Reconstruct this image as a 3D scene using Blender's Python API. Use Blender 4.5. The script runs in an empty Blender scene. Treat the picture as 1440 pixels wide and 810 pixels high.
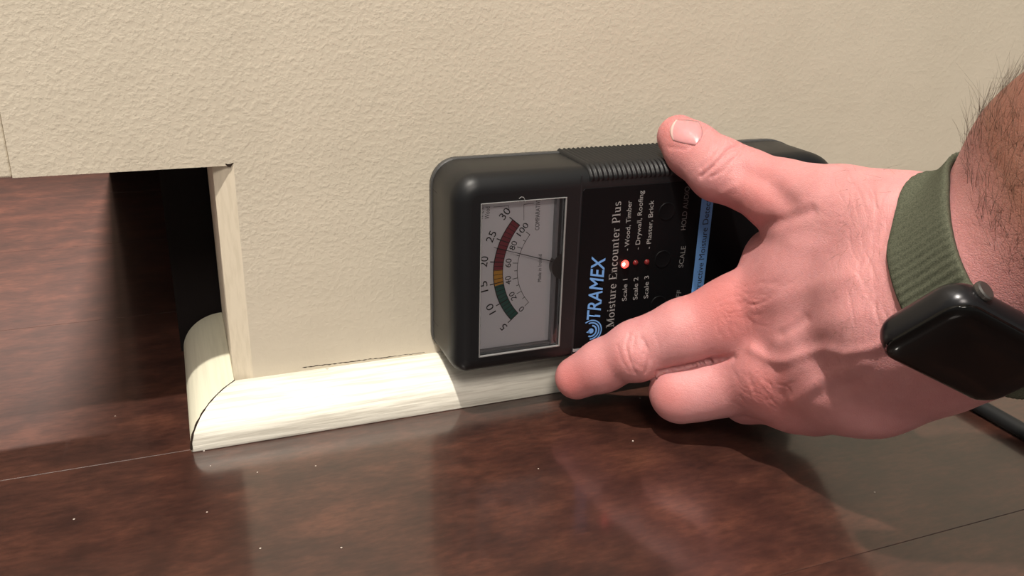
import bpy, bmesh, math, random
import numpy as np
from mathutils import Vector, Matrix

# ---------------------------------------------------------------- scene units
# all shapes below are written in small units u, 1 u = 1.3 mm; origin: front wall plane y=0, floor z=0
K = 0.0013
S = bpy.context.scene
COL = S.collection
CX, CY, F = 720.0, 405.0, 1213.265
AX = np.array([0.93298299, -0.10834824, 0.34322499])     # world axes seen in camera axes (right, down, forward)
AY = np.array([-0.35891394, -0.35134147, 0.86471958])
AZ = np.array([0.02689833, -0.9299569, -0.36668331])
M = np.stack([AX, AY, AZ], 1)
CAM = np.array([0.0, -268.57, 150.7])

def c2w(c):                       # camera-axis coordinates -> room coordinates
    return np.asarray(c) @ M + CAM
def w2c(w):
    return (np.asarray(w) - CAM) @ M.T
def onY(px, py, y):               # point of the plane y=const on the sight line
    r = M.T @ np.array([px-CX, py-CY, F]); return CAM + (y-CAM[1])/r[1]*r
def onZ(px, py, z=0):
    r = M.T @ np.array([px-CX, py-CY, F]); return CAM + (z-CAM[2])/r[2]*r
def cam(px, py, z):
    return np.array([(px-CX)/F*z, (py-CY)/F*z, z])

# ---------------------------------------------------------------- camera
cd = bpy.data.cameras.new('camera'); co = bpy.data.objects.new('camera', cd); COL.objects.link(co)
cd.sensor_width = 36; cd.lens = F/1440*36; cd.clip_start = 0.005; cd.clip_end = 50
right = M.T @ np.array([1, 0, 0]); up = M.T @ np.array([0, -1, 0]); back = M.T @ np.array([0, 0, -1])
co.matrix_world = Matrix((( right[0], up[0], back[0], CAM[0]*K), (right[1], up[1], back[1], CAM[1]*K),
                          (right[2], up[2], back[2], CAM[2]*K), (0, 0, 0, 1)))
S.camera = co
# ---------------------------------------------------------------- world, lights, exposure
w = bpy.data.worlds.new('world'); S.world = w; w.use_nodes = True
w.node_tree.nodes['Background'].inputs[0].default_value = (1.0, 0.96, 0.89, 1)
w.node_tree.nodes['Background'].inputs[1].default_value = 0.22
def lamp(name, kind, loc, power, size, color, target=None, spot=None):
    d = bpy.data.lights.new(name, kind); d.energy = power; d.color = color
    if kind == 'AREA': d.shape = 'DISK'; d.size = size
    else: d.shadow_soft_size = size
    if kind == 'SPOT': d.spot_size = spot; d.spot_blend = .5
    o = bpy.data.objects.new(name, d); COL.objects.link(o); o.location = [c*K for c in loc]
    if target is not None:
        v = Vector([(t-c) for t, c in zip(target, loc)]); o.rotation_euler = v.to_track_quat('-Z', 'Y').to_euler()
    return o
KEY_DIR = np.array([-0.26, -0.25, 0.93]); KEY_DIR /= np.linalg.norm(KEY_DIR)
lamp('ceiling_lamp', 'POINT', np.array([90, -20, 15]) + KEY_DIR*2100, 310, 0.042, (1.0, 0.93, 0.83))
lamp('room_lamp', 'AREA', (-350, -1500, 1500), 28, 0.7, (1.0, 0.90, 0.80), (100, 0, 60))  # added fill from the front, brightens the wall and the hand
lamp('back_room_lamp', 'SPOT', (-52, 720, 1130), 360, 0.018, (1.0, 0.80, 0.70), (-130, 215, 0), math.radians(22)).data.spot_blend = .9
S.view_settings.view_transform = 'Standard'; S.view_settings.look = 'None'
S.view_settings.gamma = 1; S.view_settings.use_curve_mapping = False
S.view_settings.exposure = 0.38

# ---------------------------------------------------------------- material helpers
def mat(name, color, rough=.5, spec=.5, metal=0, coat=0, coat_rough=.1, emit=None, estr=0, sss=0, trans=0, alpha=1):
    m = bpy.data.materials.new(name); m.use_nodes = True
    b = m.node_tree.nodes['Principled BSDF']; I = b.inputs
    if coat == 1: I['Coat IOR'].default_value = 1.58
    I['Base Color'].default_value = (*color, 1); I['Roughness'].default_value = rough
    I['Specular IOR Level'].default_value = spec; I['Metallic'].default_value = metal
    I['Coat Weight'].default_value = coat; I['Coat Roughness'].default_value = coat_rough
    I['Transmission Weight'].default_value = trans
    if sss:
        I['Subsurface Weight'].default_value = sss; I['Subsurface Scale'].default_value = 0.0035
        I['Subsurface Radius'].default_value = (1.0, .28, .16)
    if emit: I['Emission Color'].default_value = (*emit, 1); I['Emission Strength'].default_value = estr
    return m
def nd(m, t, **kw):
    n = m.node_tree.nodes.new(t)
    for k, v in kw.items():
        if k[0] == '_': setattr(n, k[1:], v)
        else: n.inputs[k.replace('_', ' ')].default_value = v
    return n
def lk(m, a, b): m.node_tree.links.new(a, b)
def pr(m): return m.node_tree.nodes['Principled BSDF']
def coords(m, scale=(1, 1, 1)):
    t = nd(m, 'ShaderNodeTexCoord'); mp = nd(m, 'ShaderNodeMapping'); mp.inputs['Scale'].default_value = scale
    lk(m, t.outputs['Object'], mp.inputs['Vector']); return mp.outputs['Vector']
def noise(m, vec, scale, detail=3, rough=.5):
    n = nd(m, 'ShaderNodeTexNoise', Scale=scale, Detail=detail, Roughness=rough); lk(m, vec, n.inputs['Vector']); return n.outputs['Fac']
def ramp(m, fac, stops):
    r = nd(m, 'ShaderNodeValToRGB'); e = r.color_ramp.elements
    while len(e) < len(stops): e.new(.5)
    for q, (p, c) in zip(e, stops): q.position = p; q.color = (*c, 1)
    lk(m, fac, r.inputs['Fac']); return r.outputs['Color']
def bump(m, fac, strength, dist, prev=None):
    b = nd(m, 'ShaderNodeBump', Strength=strength, Distance=dist); lk(m, fac, b.inputs['Height'])
    if prev is not None: lk(m, prev, b.inputs['Normal'])
    return b.outputs['Normal']
def mix(m, fac, a, b, mode='MIX'):
    x = nd(m, 'ShaderNodeMix', _data_type='RGBA', _blend_type=mode)
    if isinstance(fac, (int, float)): x.inputs[0].default_value = fac
    else: lk(m, fac, x.inputs[0])
    for s, v in ((6, a), (7, b)):
        if isinstance(v, tuple): x.inputs[s].default_value = (*v, 1)
        else: lk(m, v, x.inputs[s])
    return x.outputs[2]

# painted wall: orange-peel rolled paint
WALL = mat('wall_paint', (.58, .52, .41), .55, .35)
v = coords(WALL)
b1 = ramp(WALL, noise(WALL, v, 460, 4, .55), [(.44, (0, 0, 0)), (.66, (1, 1, 1))])
sxyz = nd(WALL, 'ShaderNodeSeparateXYZ'); lk(WALL, v, sxyz.inputs[0])
mr = nd(WALL, 'ShaderNodeMapRange'); lk(WALL, sxyz.outputs['Z'], mr.inputs[0]); mr.inputs[1].default_value = 18*K; mr.inputs[2].default_value = 62*K; mr.inputs[3].default_value = .25
mr2 = nd(WALL, 'ShaderNodeMapRange'); lk(WALL, sxyz.outputs['X'], mr2.inputs[0]); mr2.inputs[1].default_value = 60*K; mr2.inputs[2].default_value = 230*K; mr2.inputs[3].default_value = 1; mr2.inputs[4].default_value = .4
mm_ = nd(WALL, 'ShaderNodeMath', _operation='MULTIPLY'); lk(WALL, mr.outputs[0], mm_.inputs[0]); lk(WALL, mr2.outputs[0], mm_.inputs[1])
b1 = mix(WALL, mm_.outputs[0], (.5, .5, .5), b1)      # the lowest part of the wall was filled and sanded smooth
n1 = bump(WALL, b1, .32, .0003)
n1 = bump(WALL, noise(WALL, v, 1000, 2), .15, .00015, n1)
n1 = bump(WALL, noise(WALL, v, 60, 2), .25, .0008, n1)
lk(WALL, n1, pr(WALL).inputs['Normal'])
lk(WALL, ramp(WALL, noise(WALL, v, 14, 4), [(.3, (.56, .505, .405)), (.7, (.61, .55, .445))]), pr(WALL).inputs['Base Color'])
# smooth painted, slightly streaked (cut edge, lower wall, trims)
def streaky(name, c0, c1, rough, sc, b=.25):
    m = mat(name, c0, rough, .4)
    v = coords(m, sc); f = noise(m, v, 1, 5, .6)
    lk(m, ramp(m, f, [(.35, c1), (.55, c0)]), pr(m).inputs['Base Color'])
    lk(m, bump(m, f, b, .0006), pr(m).inputs['Normal']); return m
TRIM = streaky('trim_paint', (.70, .68, .60), (.50, .475, .41), .42, (26, 520, 520), .5)
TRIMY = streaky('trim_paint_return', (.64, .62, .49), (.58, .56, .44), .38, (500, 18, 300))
EDGE = streaky('cut_edge_paint', (.66, .585, .46), (.60, .53, .41), .55, (600, 600, 90))
DARK = mat('dark_gap', (.03, .02, .015), .9, .1)
# dark stained hardwood with satin lacquer
def plank_mat(name, seed, tint):
    m = mat(name, (.05, .02, .012), .42, .45, coat=1, coat_rough=.13)
    t = nd(m, 'ShaderNodeTexCoord'); mp = nd(m, 'ShaderNodeMapping'); mp.inputs['Location'].default_value = (seed, seed*2, 0)
    mp.inputs['Scale'].default_value = (22, 40, 22); lk(m, t.outputs['Object'], mp.inputs['Vector'])
    f = noise(m, mp.outputs['Vector'], 1.6, 8, .62)
    c = ramp(m, f, [(.28, (.024*tint, .0085*tint, .0065*tint)), (.5, (.047*tint, .0170*tint, .0115*tint)), (.72, (.085*tint, .032*tint, .020*tint))])
    mp2 = nd(m, 'ShaderNodeMapping'); mp2.inputs['Scale'].default_value = (160, 480, 160); lk(m, t.outputs['Object'], mp2.inputs['Vector'])
    g = noise(m, mp2.outputs['Vector'], 1, 4, .6)
    c = mix(m, .55, c, ramp(m, g, [(.35, (.45, .42, .40)), (.65, (1.25, 1.22, 1.2))]), 'MULTIPLY')
    mp3 = nd(m, 'ShaderNodeMapping'); mp3.inputs['Scale'].default_value = (1, 1, 1); lk(m, t.outputs['Object'], mp3.inputs['Vector'])
    b_ = noise(m, mp3.outputs['Vector'], 32, 3, .5)
    c = mix(m, .5, c, ramp(m, b_, [(.38, (.55, .55, .6)), (.6, (1.15, 1.12, 1.1))]), 'MULTIPLY')
    lk(m, c, pr(m).inputs['Base Color'])
    lk(m, bump(m, g, .12, .0003), pr(m).inputs['Normal'])
    return m
PLANKS = [plank_mat('dark_hardwood', i*3.7, t) for i, t in enumerate((1.15, 1.0, 1.1, .95))]
BLACK = mat('black_abs', (.006, .0065, .0075), .42, .30)
lk(BLACK, bump(BLACK, noise(BLACK, coords(BLACK), 2500, 2), .12, .0001), pr(BLACK).inputs['Normal'])
GREYB = mat('back_shell_plastic', (.045, .045, .045), .45, .4)
LABEL = mat('label_film', (.003, .0032, .0038), .45, .10)
WHITE = mat('dial_card', (.84, .81, .83), .5, .4)
CLEAR = mat('clear_acrylic', (.9, .93, .95), .06, .5)
nt = CLEAR.node_tree
mx = nt.nodes.new('ShaderNodeMixShader'); tr = nt.nodes.new('ShaderNodeBsdfTransparent'); fr = nt.nodes.new('ShaderNodeFresnel'); fr.inputs['IOR'].default_value = 1.45
gl = nt.nodes.new('ShaderNodeBsdfGlossy'); gl.inputs['Roughness'].default_value = .05
tr.inputs['Color'].default_value = (.97, .975, .985, 1)
nt.links.new(fr.outputs[0], mx.inputs[0]); nt.links.new(tr.outputs[0], mx.inputs[1]); nt.links.new(gl.outputs[0], mx.inputs[2])
nt.links.new(mx.outputs[0], nt.nodes['Material Output'].inputs['Surface'])
ACRYL = mat('acrylic_rim', (.20, .21, .22), .15, .8)
ACRYL2 = mat('acrylic_rim_light', (.20, .20, .20), .2, .8)
INK = mat('black_ink', (.015, .015, .018), .5, .3)
INKR = mat('red_ink', (.24, .03, .045), .5, .3)
INKG = mat('green_ink', (.012, .105, .085), .5, .3)
INKY = mat('amber_ink', (.62, .30, .035), .5, .3)
INKGREY = mat('grey_ink', (.07, .07, .075), .5, .3)
INKBLUE = mat('blue_ink', (.13, .30, .62), .5, .3)
INKW = mat('pale_lettering', (.26, .26, .26), .5, .3)
INKW2 = mat('dim_lettering', (.12, .12, .12), .5, .3)
LEDON = mat('led_lit', (.8, .05, .03), .3, .5, emit=(1, .05, .04), estr=3)
LEDHOT = mat('led_lit_core', (1, .5, .4), .3, .5, emit=(1, .55, .45), estr=3.5)
LEDOFF = mat('led_unlit', (.12, .01, .01), .15, .6)
GLOSSB = mat('glossy_black_glass', (.002, .002, .002), .08, .25)
ALU = mat('black_anodised_metal', (.018, .018, .02), .28, .5, metal=.6)
CROWN = mat('crown_metal', (.12, .115, .11), .35, .5, metal=.8)
CABLE = mat('cable_sleeve', (.010, .011, .012), .6, .3)
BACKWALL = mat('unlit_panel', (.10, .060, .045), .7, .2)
BACKDARK = mat('unlit_dark_panel', (.008, .006, .006), .8, .1)  # near-black colour stands in for the lack of light behind the opening
HAIR = mat('body_hair', (.075, .045, .028), .5, .3)
NAIL = mat('nail', (.52, .24, .25), .3, .5, sss=.2, coat=.3, coat_rough=.15)
NAILE = mat('nail_edge', (.62, .42, .38), .35, .4)

# ---------------------------------------------------------------- object helpers
def link(o, parent=None, **props):
    COL.objects.link(o)
    if parent is not None: o.parent = parent
    for k, v in props.items(): o[k] = v
    return o
def mesh(name, verts, faces, m, parent=None, smooth=False, mats=None, midx=None, **props):
    me = bpy.data.meshes.new(name); me.from_pydata([tuple(float(c)*K for c in p) for p in verts], [], [tuple(map(int, f)) for f in faces]); me.update()
    for mm in (mats or [m]): me.materials.append(mm)
    if midx is not None: me.polygons.foreach_set('material_index', midx)
    if smooth: me.polygons.foreach_set('use_smooth', [True]*len(me.polygons))
    return link(bpy.data.objects.new(name, me), parent, **props)
def empty(name, loc, **props):
    o = bpy.data.objects.new(name, None); o.empty_display_size = .01; COL.objects.link(o)
    o['_o'] = 1; del o['_o']
    for k, v in props.items(): o[k] = v
    o.location = [c*K for c in loc]; return o
def reparent(o, p):                # children keep room coordinates
    o.parent = p; o.matrix_parent_inverse = Matrix.Translation(-Vector(p.location)); return o
def extr(poly, a, b, axis):        # prism: 2D poly extruded along axis from a to b (numbers or callables of the 2D point)
    n = len(poly); V = []
    for s in (a, b):
        for p in poly:
            t = s(p) if callable(s) else s
            q = {'x': (t, p[0], p[1]), 'y': (p[0], t, p[1]), 'z': (p[0], p[1], t)}[axis]; V.append(q)
    Fc = [tuple(range(n))[::-1], tuple(range(n, 2*n))] + [(i, (i+1) % n, n+(i+1) % n, n+i) for i in range(n)]
    return V, Fc
def join(*parts):
    V, Fc = [], []
    for v, f in parts:
        o = len(V); V += list(v); Fc += [tuple(i+o for i in q) for q in f]
    return V, Fc
def box(x0, x1, y0, y1, z0, z1): return extr([(x0, y0), (x1, y0), (x1, y1), (x0, y1)], z0, z1, 'z')
def fixn(o):
    bm = bmesh.new(); bm.from_mesh(o.data); bmesh.ops.recalc_face_normals(bm, faces=bm.faces); bm.to_mesh(o.data); bm.free(); return o
def bevel(o, w, seg=2):
    md = o.modifiers.new('bevel', 'BEVEL'); md.width = w*K; md.segments = seg; md.limit_method = 'ANGLE'; md.angle_limit = math.radians(40); return o
def tube(pts, r, n=8, close=False):
    pts = [np.array(p, float) for p in pts]; V = []; Fc = []; m = len(pts)
    t0 = pts[1]-pts[0]; a = np.cross(t0, [0, 0, 1.]); a = a if np.linalg.norm(a) > 1e-6 else np.array([1., 0, 0])
    for i, p in enumerate(pts):
        t = pts[min(i+1, m-1)]-pts[max(i-1, 0)]; t /= np.linalg.norm(t)
        a = a - t*(a@t); a /= np.linalg.norm(a); b = np.cross(t, a)
        rr = r[i] if hasattr(r, '__len__') else r
        for k in range(n):
            th = 2*math.pi*k/n; V.append(p + rr*(math.cos(th)*a + math.sin(th)*b))
    for i in range(m-1):
        for k in range(n): Fc.append((i*n+k, i*n+(k+1) % n, (i+1)*n+(k+1) % n, (i+1)*n+k))
    Fc += [tuple(range(n))[::-1], tuple(range((m-1)*n, m*n))]
    return V, Fc

# ---------------------------------------------------------------- the setting
TOPZ = 87.3
vr, fr_ = extr([(9, 60), (9, 3), (15, 0), (900, 0), (900, 60)], -1, TOPZ, 'z')
vh, fh = box(-44, 900, 0, 60, TOPZ, 1100)
wall = fixn(mesh('wall_front', *join((vr, fr_), (vh, fh)), WALL, kind='structure', mats=[WALL, EDGE]))
for p in wall.data.polygons:       # the cut edge of the opening is smoother paint
    c = [wall.data.vertices[i].co for i in p.vertices]
    if all(q.x < 15.2*K and q.x > 8.9*K for q in c) and abs(p.normal.z) < .5: p.material_index = 1
# joint at the far left: the neighbouring casing sits a little back
lw = fixn(mesh('trim_1', *box(-900, -44.2, .7, 60, TOPZ, 1100), WALL, kind='structure')); bevel(lw, .5)
# small chip and hairline cracks in the paint
def strip(pts, w, y, name, m, parent, **props):
    V = []; Fc = []
    for i, p in enumerate(pts):
        ww = w[i] if hasattr(w, '__len__') else w
        V += [(p[0], y, p[1]-ww), (p[0], y, p[1]+ww)]
    Fc = [(2*i, 2*i+2, 2*i+3, 2*i+1) for i in range(len(pts)-1)]
    n = len(V); V += [(a, b+.35, c) for a, b, c in V]; Fc += [tuple(q+n for q in f[::-1]) for f in Fc]
    return mesh(name, V, Fc, m, parent, **props)
P2 = lambda px, py, y=0: tuple(onY(px, py, y)[[0, 2]])
strip([P2(317, 230.5), P2(320, 232.5), P2(324, 232.6), P2(328.5, 229)], [.15, .42, .45, .1], -.05, 'paint_chip', DARK, wall)
random.seed(3)
cr = []
for i in range(46):
    t = i/45; px = 425+t*172; py = 517 - t*21.5
    cr.append(P2(px, py+random.uniform(-.5, .5)))
strip(cr, [.02+.16*abs(math.sin(i*1.7))*(1 if i < 34 else .5) for i in range(46)], -.04, 'paint_crack', DARK, wall)

# floor: subfloor plus every plank
floor = mesh('floor', *box(-900, 900, -700, 1500, -12, -8), DARK, kind='structure')
seams = [-650, -545, -440, -335, -230, -125, -13.6, 104, 209, 314, 419, 524, 629, 734, 839, 944, 1049, 1154, 1259, 1364, 1469]
for i in range(len(seams)-1):
    a, b = seams[i]+.07, seams[i+1]-.07
    V, Fc = extr([(a, -8), (b, -8), (b, -.10), (b-.10, 0), (a+.10, 0), (a, -.10)], -900, 900, 'x')
    fixn(mesh('plank', V, Fc, PLANKS[(i*7+i//2) % 4], floor))
# dust specks on the boards
V, Fc = [], []
for (px, py) in [(296, 655), (362, 664), (444, 655), (287, 634), (757, 659), (890, 620), (366, 771), (104, 730), (291, 720), (162, 585), (1230, 692), (480, 770), (370, 600), (900, 560)]:
    c = onZ(px, py, .12); r = random.uniform(.18, .34)
    o = len(V); V += [c+np.array(d)*r for d in ((1, 0, 0), (0, 1, 0), (-1, 0, 0), (0, -1, 0), (0, 0, .6), (0, 0, -.4))]
    Fc += [(o, o+1, o+4), (o+1, o+2, o+4), (o+2, o+3, o+4), (o+3, o, o+4), (o+1, o, o+5), (o+2, o+1, o+5), (o+3, o+2, o+5), (o, o+3, o+5)]
mesh('dust_speck', V, Fc, mat('dust', (.6, .55, .5), .8, .2), floor, kind='stuff')

# quarter-round moulding, mitred at the corner of the opening
RQ = 15.5
prof = [(0, 0)] + [(-RQ*math.cos(a), 1.2+(RQ-1.3)*math.sin(a)) for a in np.linspace(0, math.pi/2, 22)]
prof = [(0, 0), (-RQ, 0)] + prof[1:]
V, Fc = extr([(p[0]-.05, p[1]+.05) for p in prof], lambda p: 9.15+p[0] + .5*math.sin(p[1]*.9)*.3, 900, 'x')
q1 = fixn(mesh('baseboard_front', V, Fc, TRIM, kind='structure', smooth=False))
V, Fc = extr([(9-.05+p[0], p[1]+.05) for p in prof], lambda p: p[0]-9+.25, 60, 'y')
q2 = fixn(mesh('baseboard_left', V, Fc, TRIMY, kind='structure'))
for q in (q1, q2):
    for p in q.data.polygons: p.use_smooth = len(p.vertices) == 4 and (abs(p.normal.x) < .3 if q is q1 else abs(p.normal.y) < .3)
    e = q.modifiers.new('bevel', 'BEVEL'); e.width = .25*K; e.segments = 2; e.limit_method = 'ANGLE'; e.angle_limit = .8
# open mitre joint: an added dark strip stands in for shade in the gap
mp_ = []
for i_, (a, b) in enumerate(prof[2:]):
    jn = .06*math.sin(i_*2.3)
    mp_.append((9.05+a+jn, a+.10*(-1 if a < -.1 else 0), b+.02))
V, Fc = tube(mp_, [.10+.26*(1-k/len(mp_)) + .07*math.sin(k*1.9) for k in range(len(mp_))], 6)
mesh('mitre_gap', V, Fc, DARK, q1)
# dents and nail chips in the moulding
for (px, py, r) in [(282, 589, .55), (276, 462, .4), (655, 541, .45), (572, 560, .55), (460, 519, .5), (546, 530, .25)]:
    yy = -RQ*.8 if py > 530 else -1.0
    c = None
    for y in np.linspace(-16, 0, 200):
        q = onY(px, py, y); zz = 1.2+(RQ-1.3)*math.sqrt(max(0, 1-(y/RQ)**2))
        if q[2] <= zz and q[0] > 9+y: c = q; nrm = np.array([0, y, q[2]+.01]); break
    if c is None: continue
    nrm /= np.linalg.norm(nrm); t = np.array([1., 0, 0]); b = np.cross(nrm, t)
    V = [c + nrm*.06 + (t*math.cos(a)*r*1.2 + b*math.sin(a)*r*(.6+.2*math.sin(3*a))) for a in np.linspace(0, 2*math.pi, 9)[:-1]]
    V += [c - nrm*.2]
    mesh('dent', V, [(i, (i+1) % 8, 8) for i in range(8)] + [tuple(range(8))], mat('bare_wood', (.25, .19, .13), .8, .2), q1)
# dim space behind the opening
bw = mesh('wall_back', *box(-46, 30, 372, 385, 0, 1400), BACKDARK, kind='structure')  # unseen blocker, added to cast the shadow edge on the back floor
bw2 = mesh('wall_right', *box(-7.5, 30, 62, 371, 0, 900), BACKDARK, kind='structure')  # added block, coloured near black to give the darkness beside the jamb
mesh('wall_far', *box(-1500, 900, 1500, 1510, 0, 2500), BACKWALL, kind='structure')
mesh('ceiling', *box(-900, 0, 700, 1500, 1400, 1410), BACKWALL, kind='structure')

# ---------------------------------------------------------------- moisture meter
FY = -27.0
meter = empty('moisture_meter', (150, 0, 52), label='black handheld moisture meter with analog dial pressed flat against the wall', category='meter')
def part(name, V, Fc, m, parent=None, **kw):
    o = mesh(name, V, Fc, m, None, **kw)
    if parent is None or parent is meter: reparent(o, meter)
    else: o.parent = parent
    return o
def outline(inset, x0=76., x1=223., z0=18., z1=86.2):
    x0 += inset; x1 -= inset; z0 += inset; z1 -= inset
    P = []
    def arc(cx, cz, rx, rz, a0, a1, n=10):
        for a in np.linspace(a0, a1, n): P.append((cx+rx*math.cos(a), cz+rz*math.sin(a)))
    h = math.pi/2
    r1 = max(9-inset, 2.5); r2 = max(6-inset, 2); rx = max(17-inset, 5); rz = max(11-inset, 4)
    arc(x0+r1, z1-r1, r1, r1, 2*h, h); arc(x1-rx, z1-rz, rx, rz, h, 0, 14)
    arc(x1-rx, z0+rz, rx, rz, 0, -h, 14); arc(x0+r2, z0+r2, r2, r2, -h, -2*h)
    return P
def loft(levels):
    V = []; Fc = []; n = len(levels[0][1])
    for y, P in levels: V += [(x, y, z) for x, z in P]
    for L in range(len(levels)-1):
        for i in range(n): Fc.append((L*n+i, L*n+(i+1) % n, (L+1)*n+(i+1) % n, (L+1)*n+i))
    return V, Fc, n
# back shell
V, Fc, n = loft([(-.1, outline(.6)), (-.5, outline(0)), (-2.3, outline(0)), (-2.6, outline(.4)), (-3.2, outline(.4))])
Fc += [tuple(range(n))]
fixn(part('back_shell', V, Fc, GREYB, smooth=False))
# front shell with the window hole
RB = 6.0
lev = [(-2.9, outline(.35)), (-3.0, outline(.3))]
for a in np.linspace(0, math.pi/2, 9): lev.append((FY+RB*(1-math.sin(a)), outline(.3+RB*(1-math.cos(a))*.95)))
V, Fc, n = loft(lev)
W = [P2(674.5, 287.5, FY), P2(797.5, 275.5, FY), P2(787, 486, FY), P2(674.5, 503.5, FY)]
WX0, WX1, WZ0, WZ1 = (W[0][0]+W[3][0])/2, (W[1][0]+W[2][0])/2, (W[2][1]+W[3][1])/2, (W[0][1]+W[1][1])/2
hole = [(WX0, WZ1), (WX1, WZ1), (WX1, WZ0), (WX0, WZ0)]
bm = bmesh.new()
bv = [bm.verts.new(Vector(p)*K) for p in V]
for f in Fc: bm.faces.new([bv[i] for i in f])
bm.edges.ensure_lookup_table()
last = bv[-n:]
hv = [bm.verts.new(Vector((x, FY, z))*K) for x, z in hole]
hv2 = [bm.verts.new(Vector((x, FY+7, z))*K) for x, z in hole]
es = [bm.edges.get((last[i], last[(i+1) % n])) for i in range(n)] + [bm.edges.new((hv[i], hv[(i+1) % 4])) for i in range(4)]
bmesh.ops.triangle_fill(bm, edges=es, use_beauty=True)
for i in range(4): bm.faces.new([hv[i], hv[(i+1) % 4], hv2[(i+1) % 4], hv2[i]])
bmesh.ops.recalc_face_normals(bm, faces=bm.faces)
me = bpy.data.meshes.new('front_shell'); bm.to_mesh(me); bm.free(); me.materials.append(BLACK)
for p in me.polygons: p.use_smooth = len(p.vertices) == 4 and p.area < .5e-4
fs = link(bpy.data.objects.new('front_shell', me)); reparent(fs, meter)
fs.data.polygons.foreach_set('use_smooth', [abs(p.normal.y) < .999 and len(p.vertices) == 4 for p in fs.data.polygons])
# notches on the side
for zz in (76.5, 29.5):
    part('notch', *join(box(76.28, 76.5, -8.5, -2.6, zz-.12, zz+.12)), INK)
# ribbed grips, top and bottom
def grip(zs, flip):
    path = [(-1.2, 0), (-6, 0), (-12, 0), (-18, 0)]
    cy_, rr = FY+RB, RB
    pts = [(y, zs) for y in (-.6, -5, -10, -15, -20.5)]
    s = -1 if flip else 1
    for a in np.linspace(0, 1.35, 9): pts.append((cy_-rr*math.sin(a)*1.0, zs - s*(rr-rr*math.cos(a))*.95))
    nrm = [(0, s)]*5 + [(-math.sin(a), s*math.cos(a)) for a in np.linspace(0, 1.35, 9)]
    pitch = 1.74; nx = 36*6+1; V = []; Fc = []
    for i in range(nx):
        x = 121.6 + i/6*pitch
        for j, ((y, z), (ny, nz)) in enumerate(zip(pts, nrm)):
            hgt = .55 + .55*(.5-.5*math.cos(2*math.pi*i/6))
            if j == len(pts)-1: hgt = -.3
            xx = x + max(0, -(y+3))*.0
            V.append((xx, y+ny*hgt, z+nz*hgt))
    m = len(pts)
    for i in range(nx-1):
        for j in range(m-1): Fc.append((i*m+j, i*m+j+1, (i+1)*m+j+1, (i+1)*m+j))
    Fc += [tuple(range(m)), tuple(range((nx-1)*m, nx*m))[::-1]]
    o = fixn(part('ribbed_grip', V, Fc, BLACK, smooth=True))
grip(85.9, False); grip(18.3, True)
# label panel
lx0 = 119.3
V, Fc = extr([(lx0, 20.5), (lx0, 79), (lx0+.6, 79.6), (209, 79.6), (209.6, 79), (209.6, 20.5)], FY-.18, FY+.5, 'y')
lab = fixn(part('face_label', V, Fc, LABEL)); bevel(lab, .12, 1)
part('label_edge', *box(119.0, 135, FY-.35, FY+.2, 22.0, 23.0), ACRYL)  # grey strip stands in for the highlight on the panel's lower edge
part('case_seam', *box(118.6, 118.9, FY-.04, FY+.2, 21, 84), INK)

# text laid on a plane facing the room, reading upwards
def txt(s, p0, p1, h, y, m, parent, name='lettering', shear=0, bold=0, up=None, capref='H'):
    """p0,p1: (x,z) baseline start and end; h cap height"""
    cu = bpy.data.curves.new('t', 'FONT'); cu.body = s; cu.size = 1; cu.shear = shear; cu.offset = bold; cu.resolution_u = 4
    ob = bpy.data.objects.new('t', cu); COL.objects.link(ob)
    dg = bpy.context.evaluated_depsgraph_get(); me = bpy.data.meshes.new_from_object(ob.evaluated_get(dg))
    bpy.data.objects.remove(ob)
    co_ = np.array([v.co[:] for v in me.vertices]); x0, x1 = co_[:, 0].min(), co_[:, 0].max()
    p0 = np.array(p0, float); p1 = np.array(p1, float); d = p1-p0; L = np.linalg.norm(d); d /= L
    n = np.array([-d[1], d[0]]) if up is None else up      # glyph up
    sx = L/(x1-x0); sy = h/.70
    uv = p0[None] + (co_[:, :1]-x0)*sx*d + co_[:, 1:2]*sy*n
    me.vertices.foreach_set('co', (np.stack([uv[:, 0], np.full(len(uv), y), uv[:, 1]], 1)*K).ravel())
    me.materials.clear(); me.materials.append(m); me.update()
    o = bpy.data.objects.new(name, me); COL.objects.link(o)
    if parent is meter: reparent(o, meter)
    elif parent is not None: o.parent = parent; 
    return o
LY = FY-.26
def pt(px, py, y=LY): return P2(px, py, y)
for c in (lab,): pass
TK, TN = .135, .055
def _arc(cx, cy, rx, ry, a0, a1, n=12): return [(cx+rx*math.cos(math.radians(a0+(a1-a0)*i/n)), cy+ry*math.sin(math.radians(a0+(a1-a0)*i/n))) for i in range(n+1)]
def _sf(x, y, w=.13): return ([(x-w, y), (x+w, y)], TN, TN)
X = .66
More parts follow.
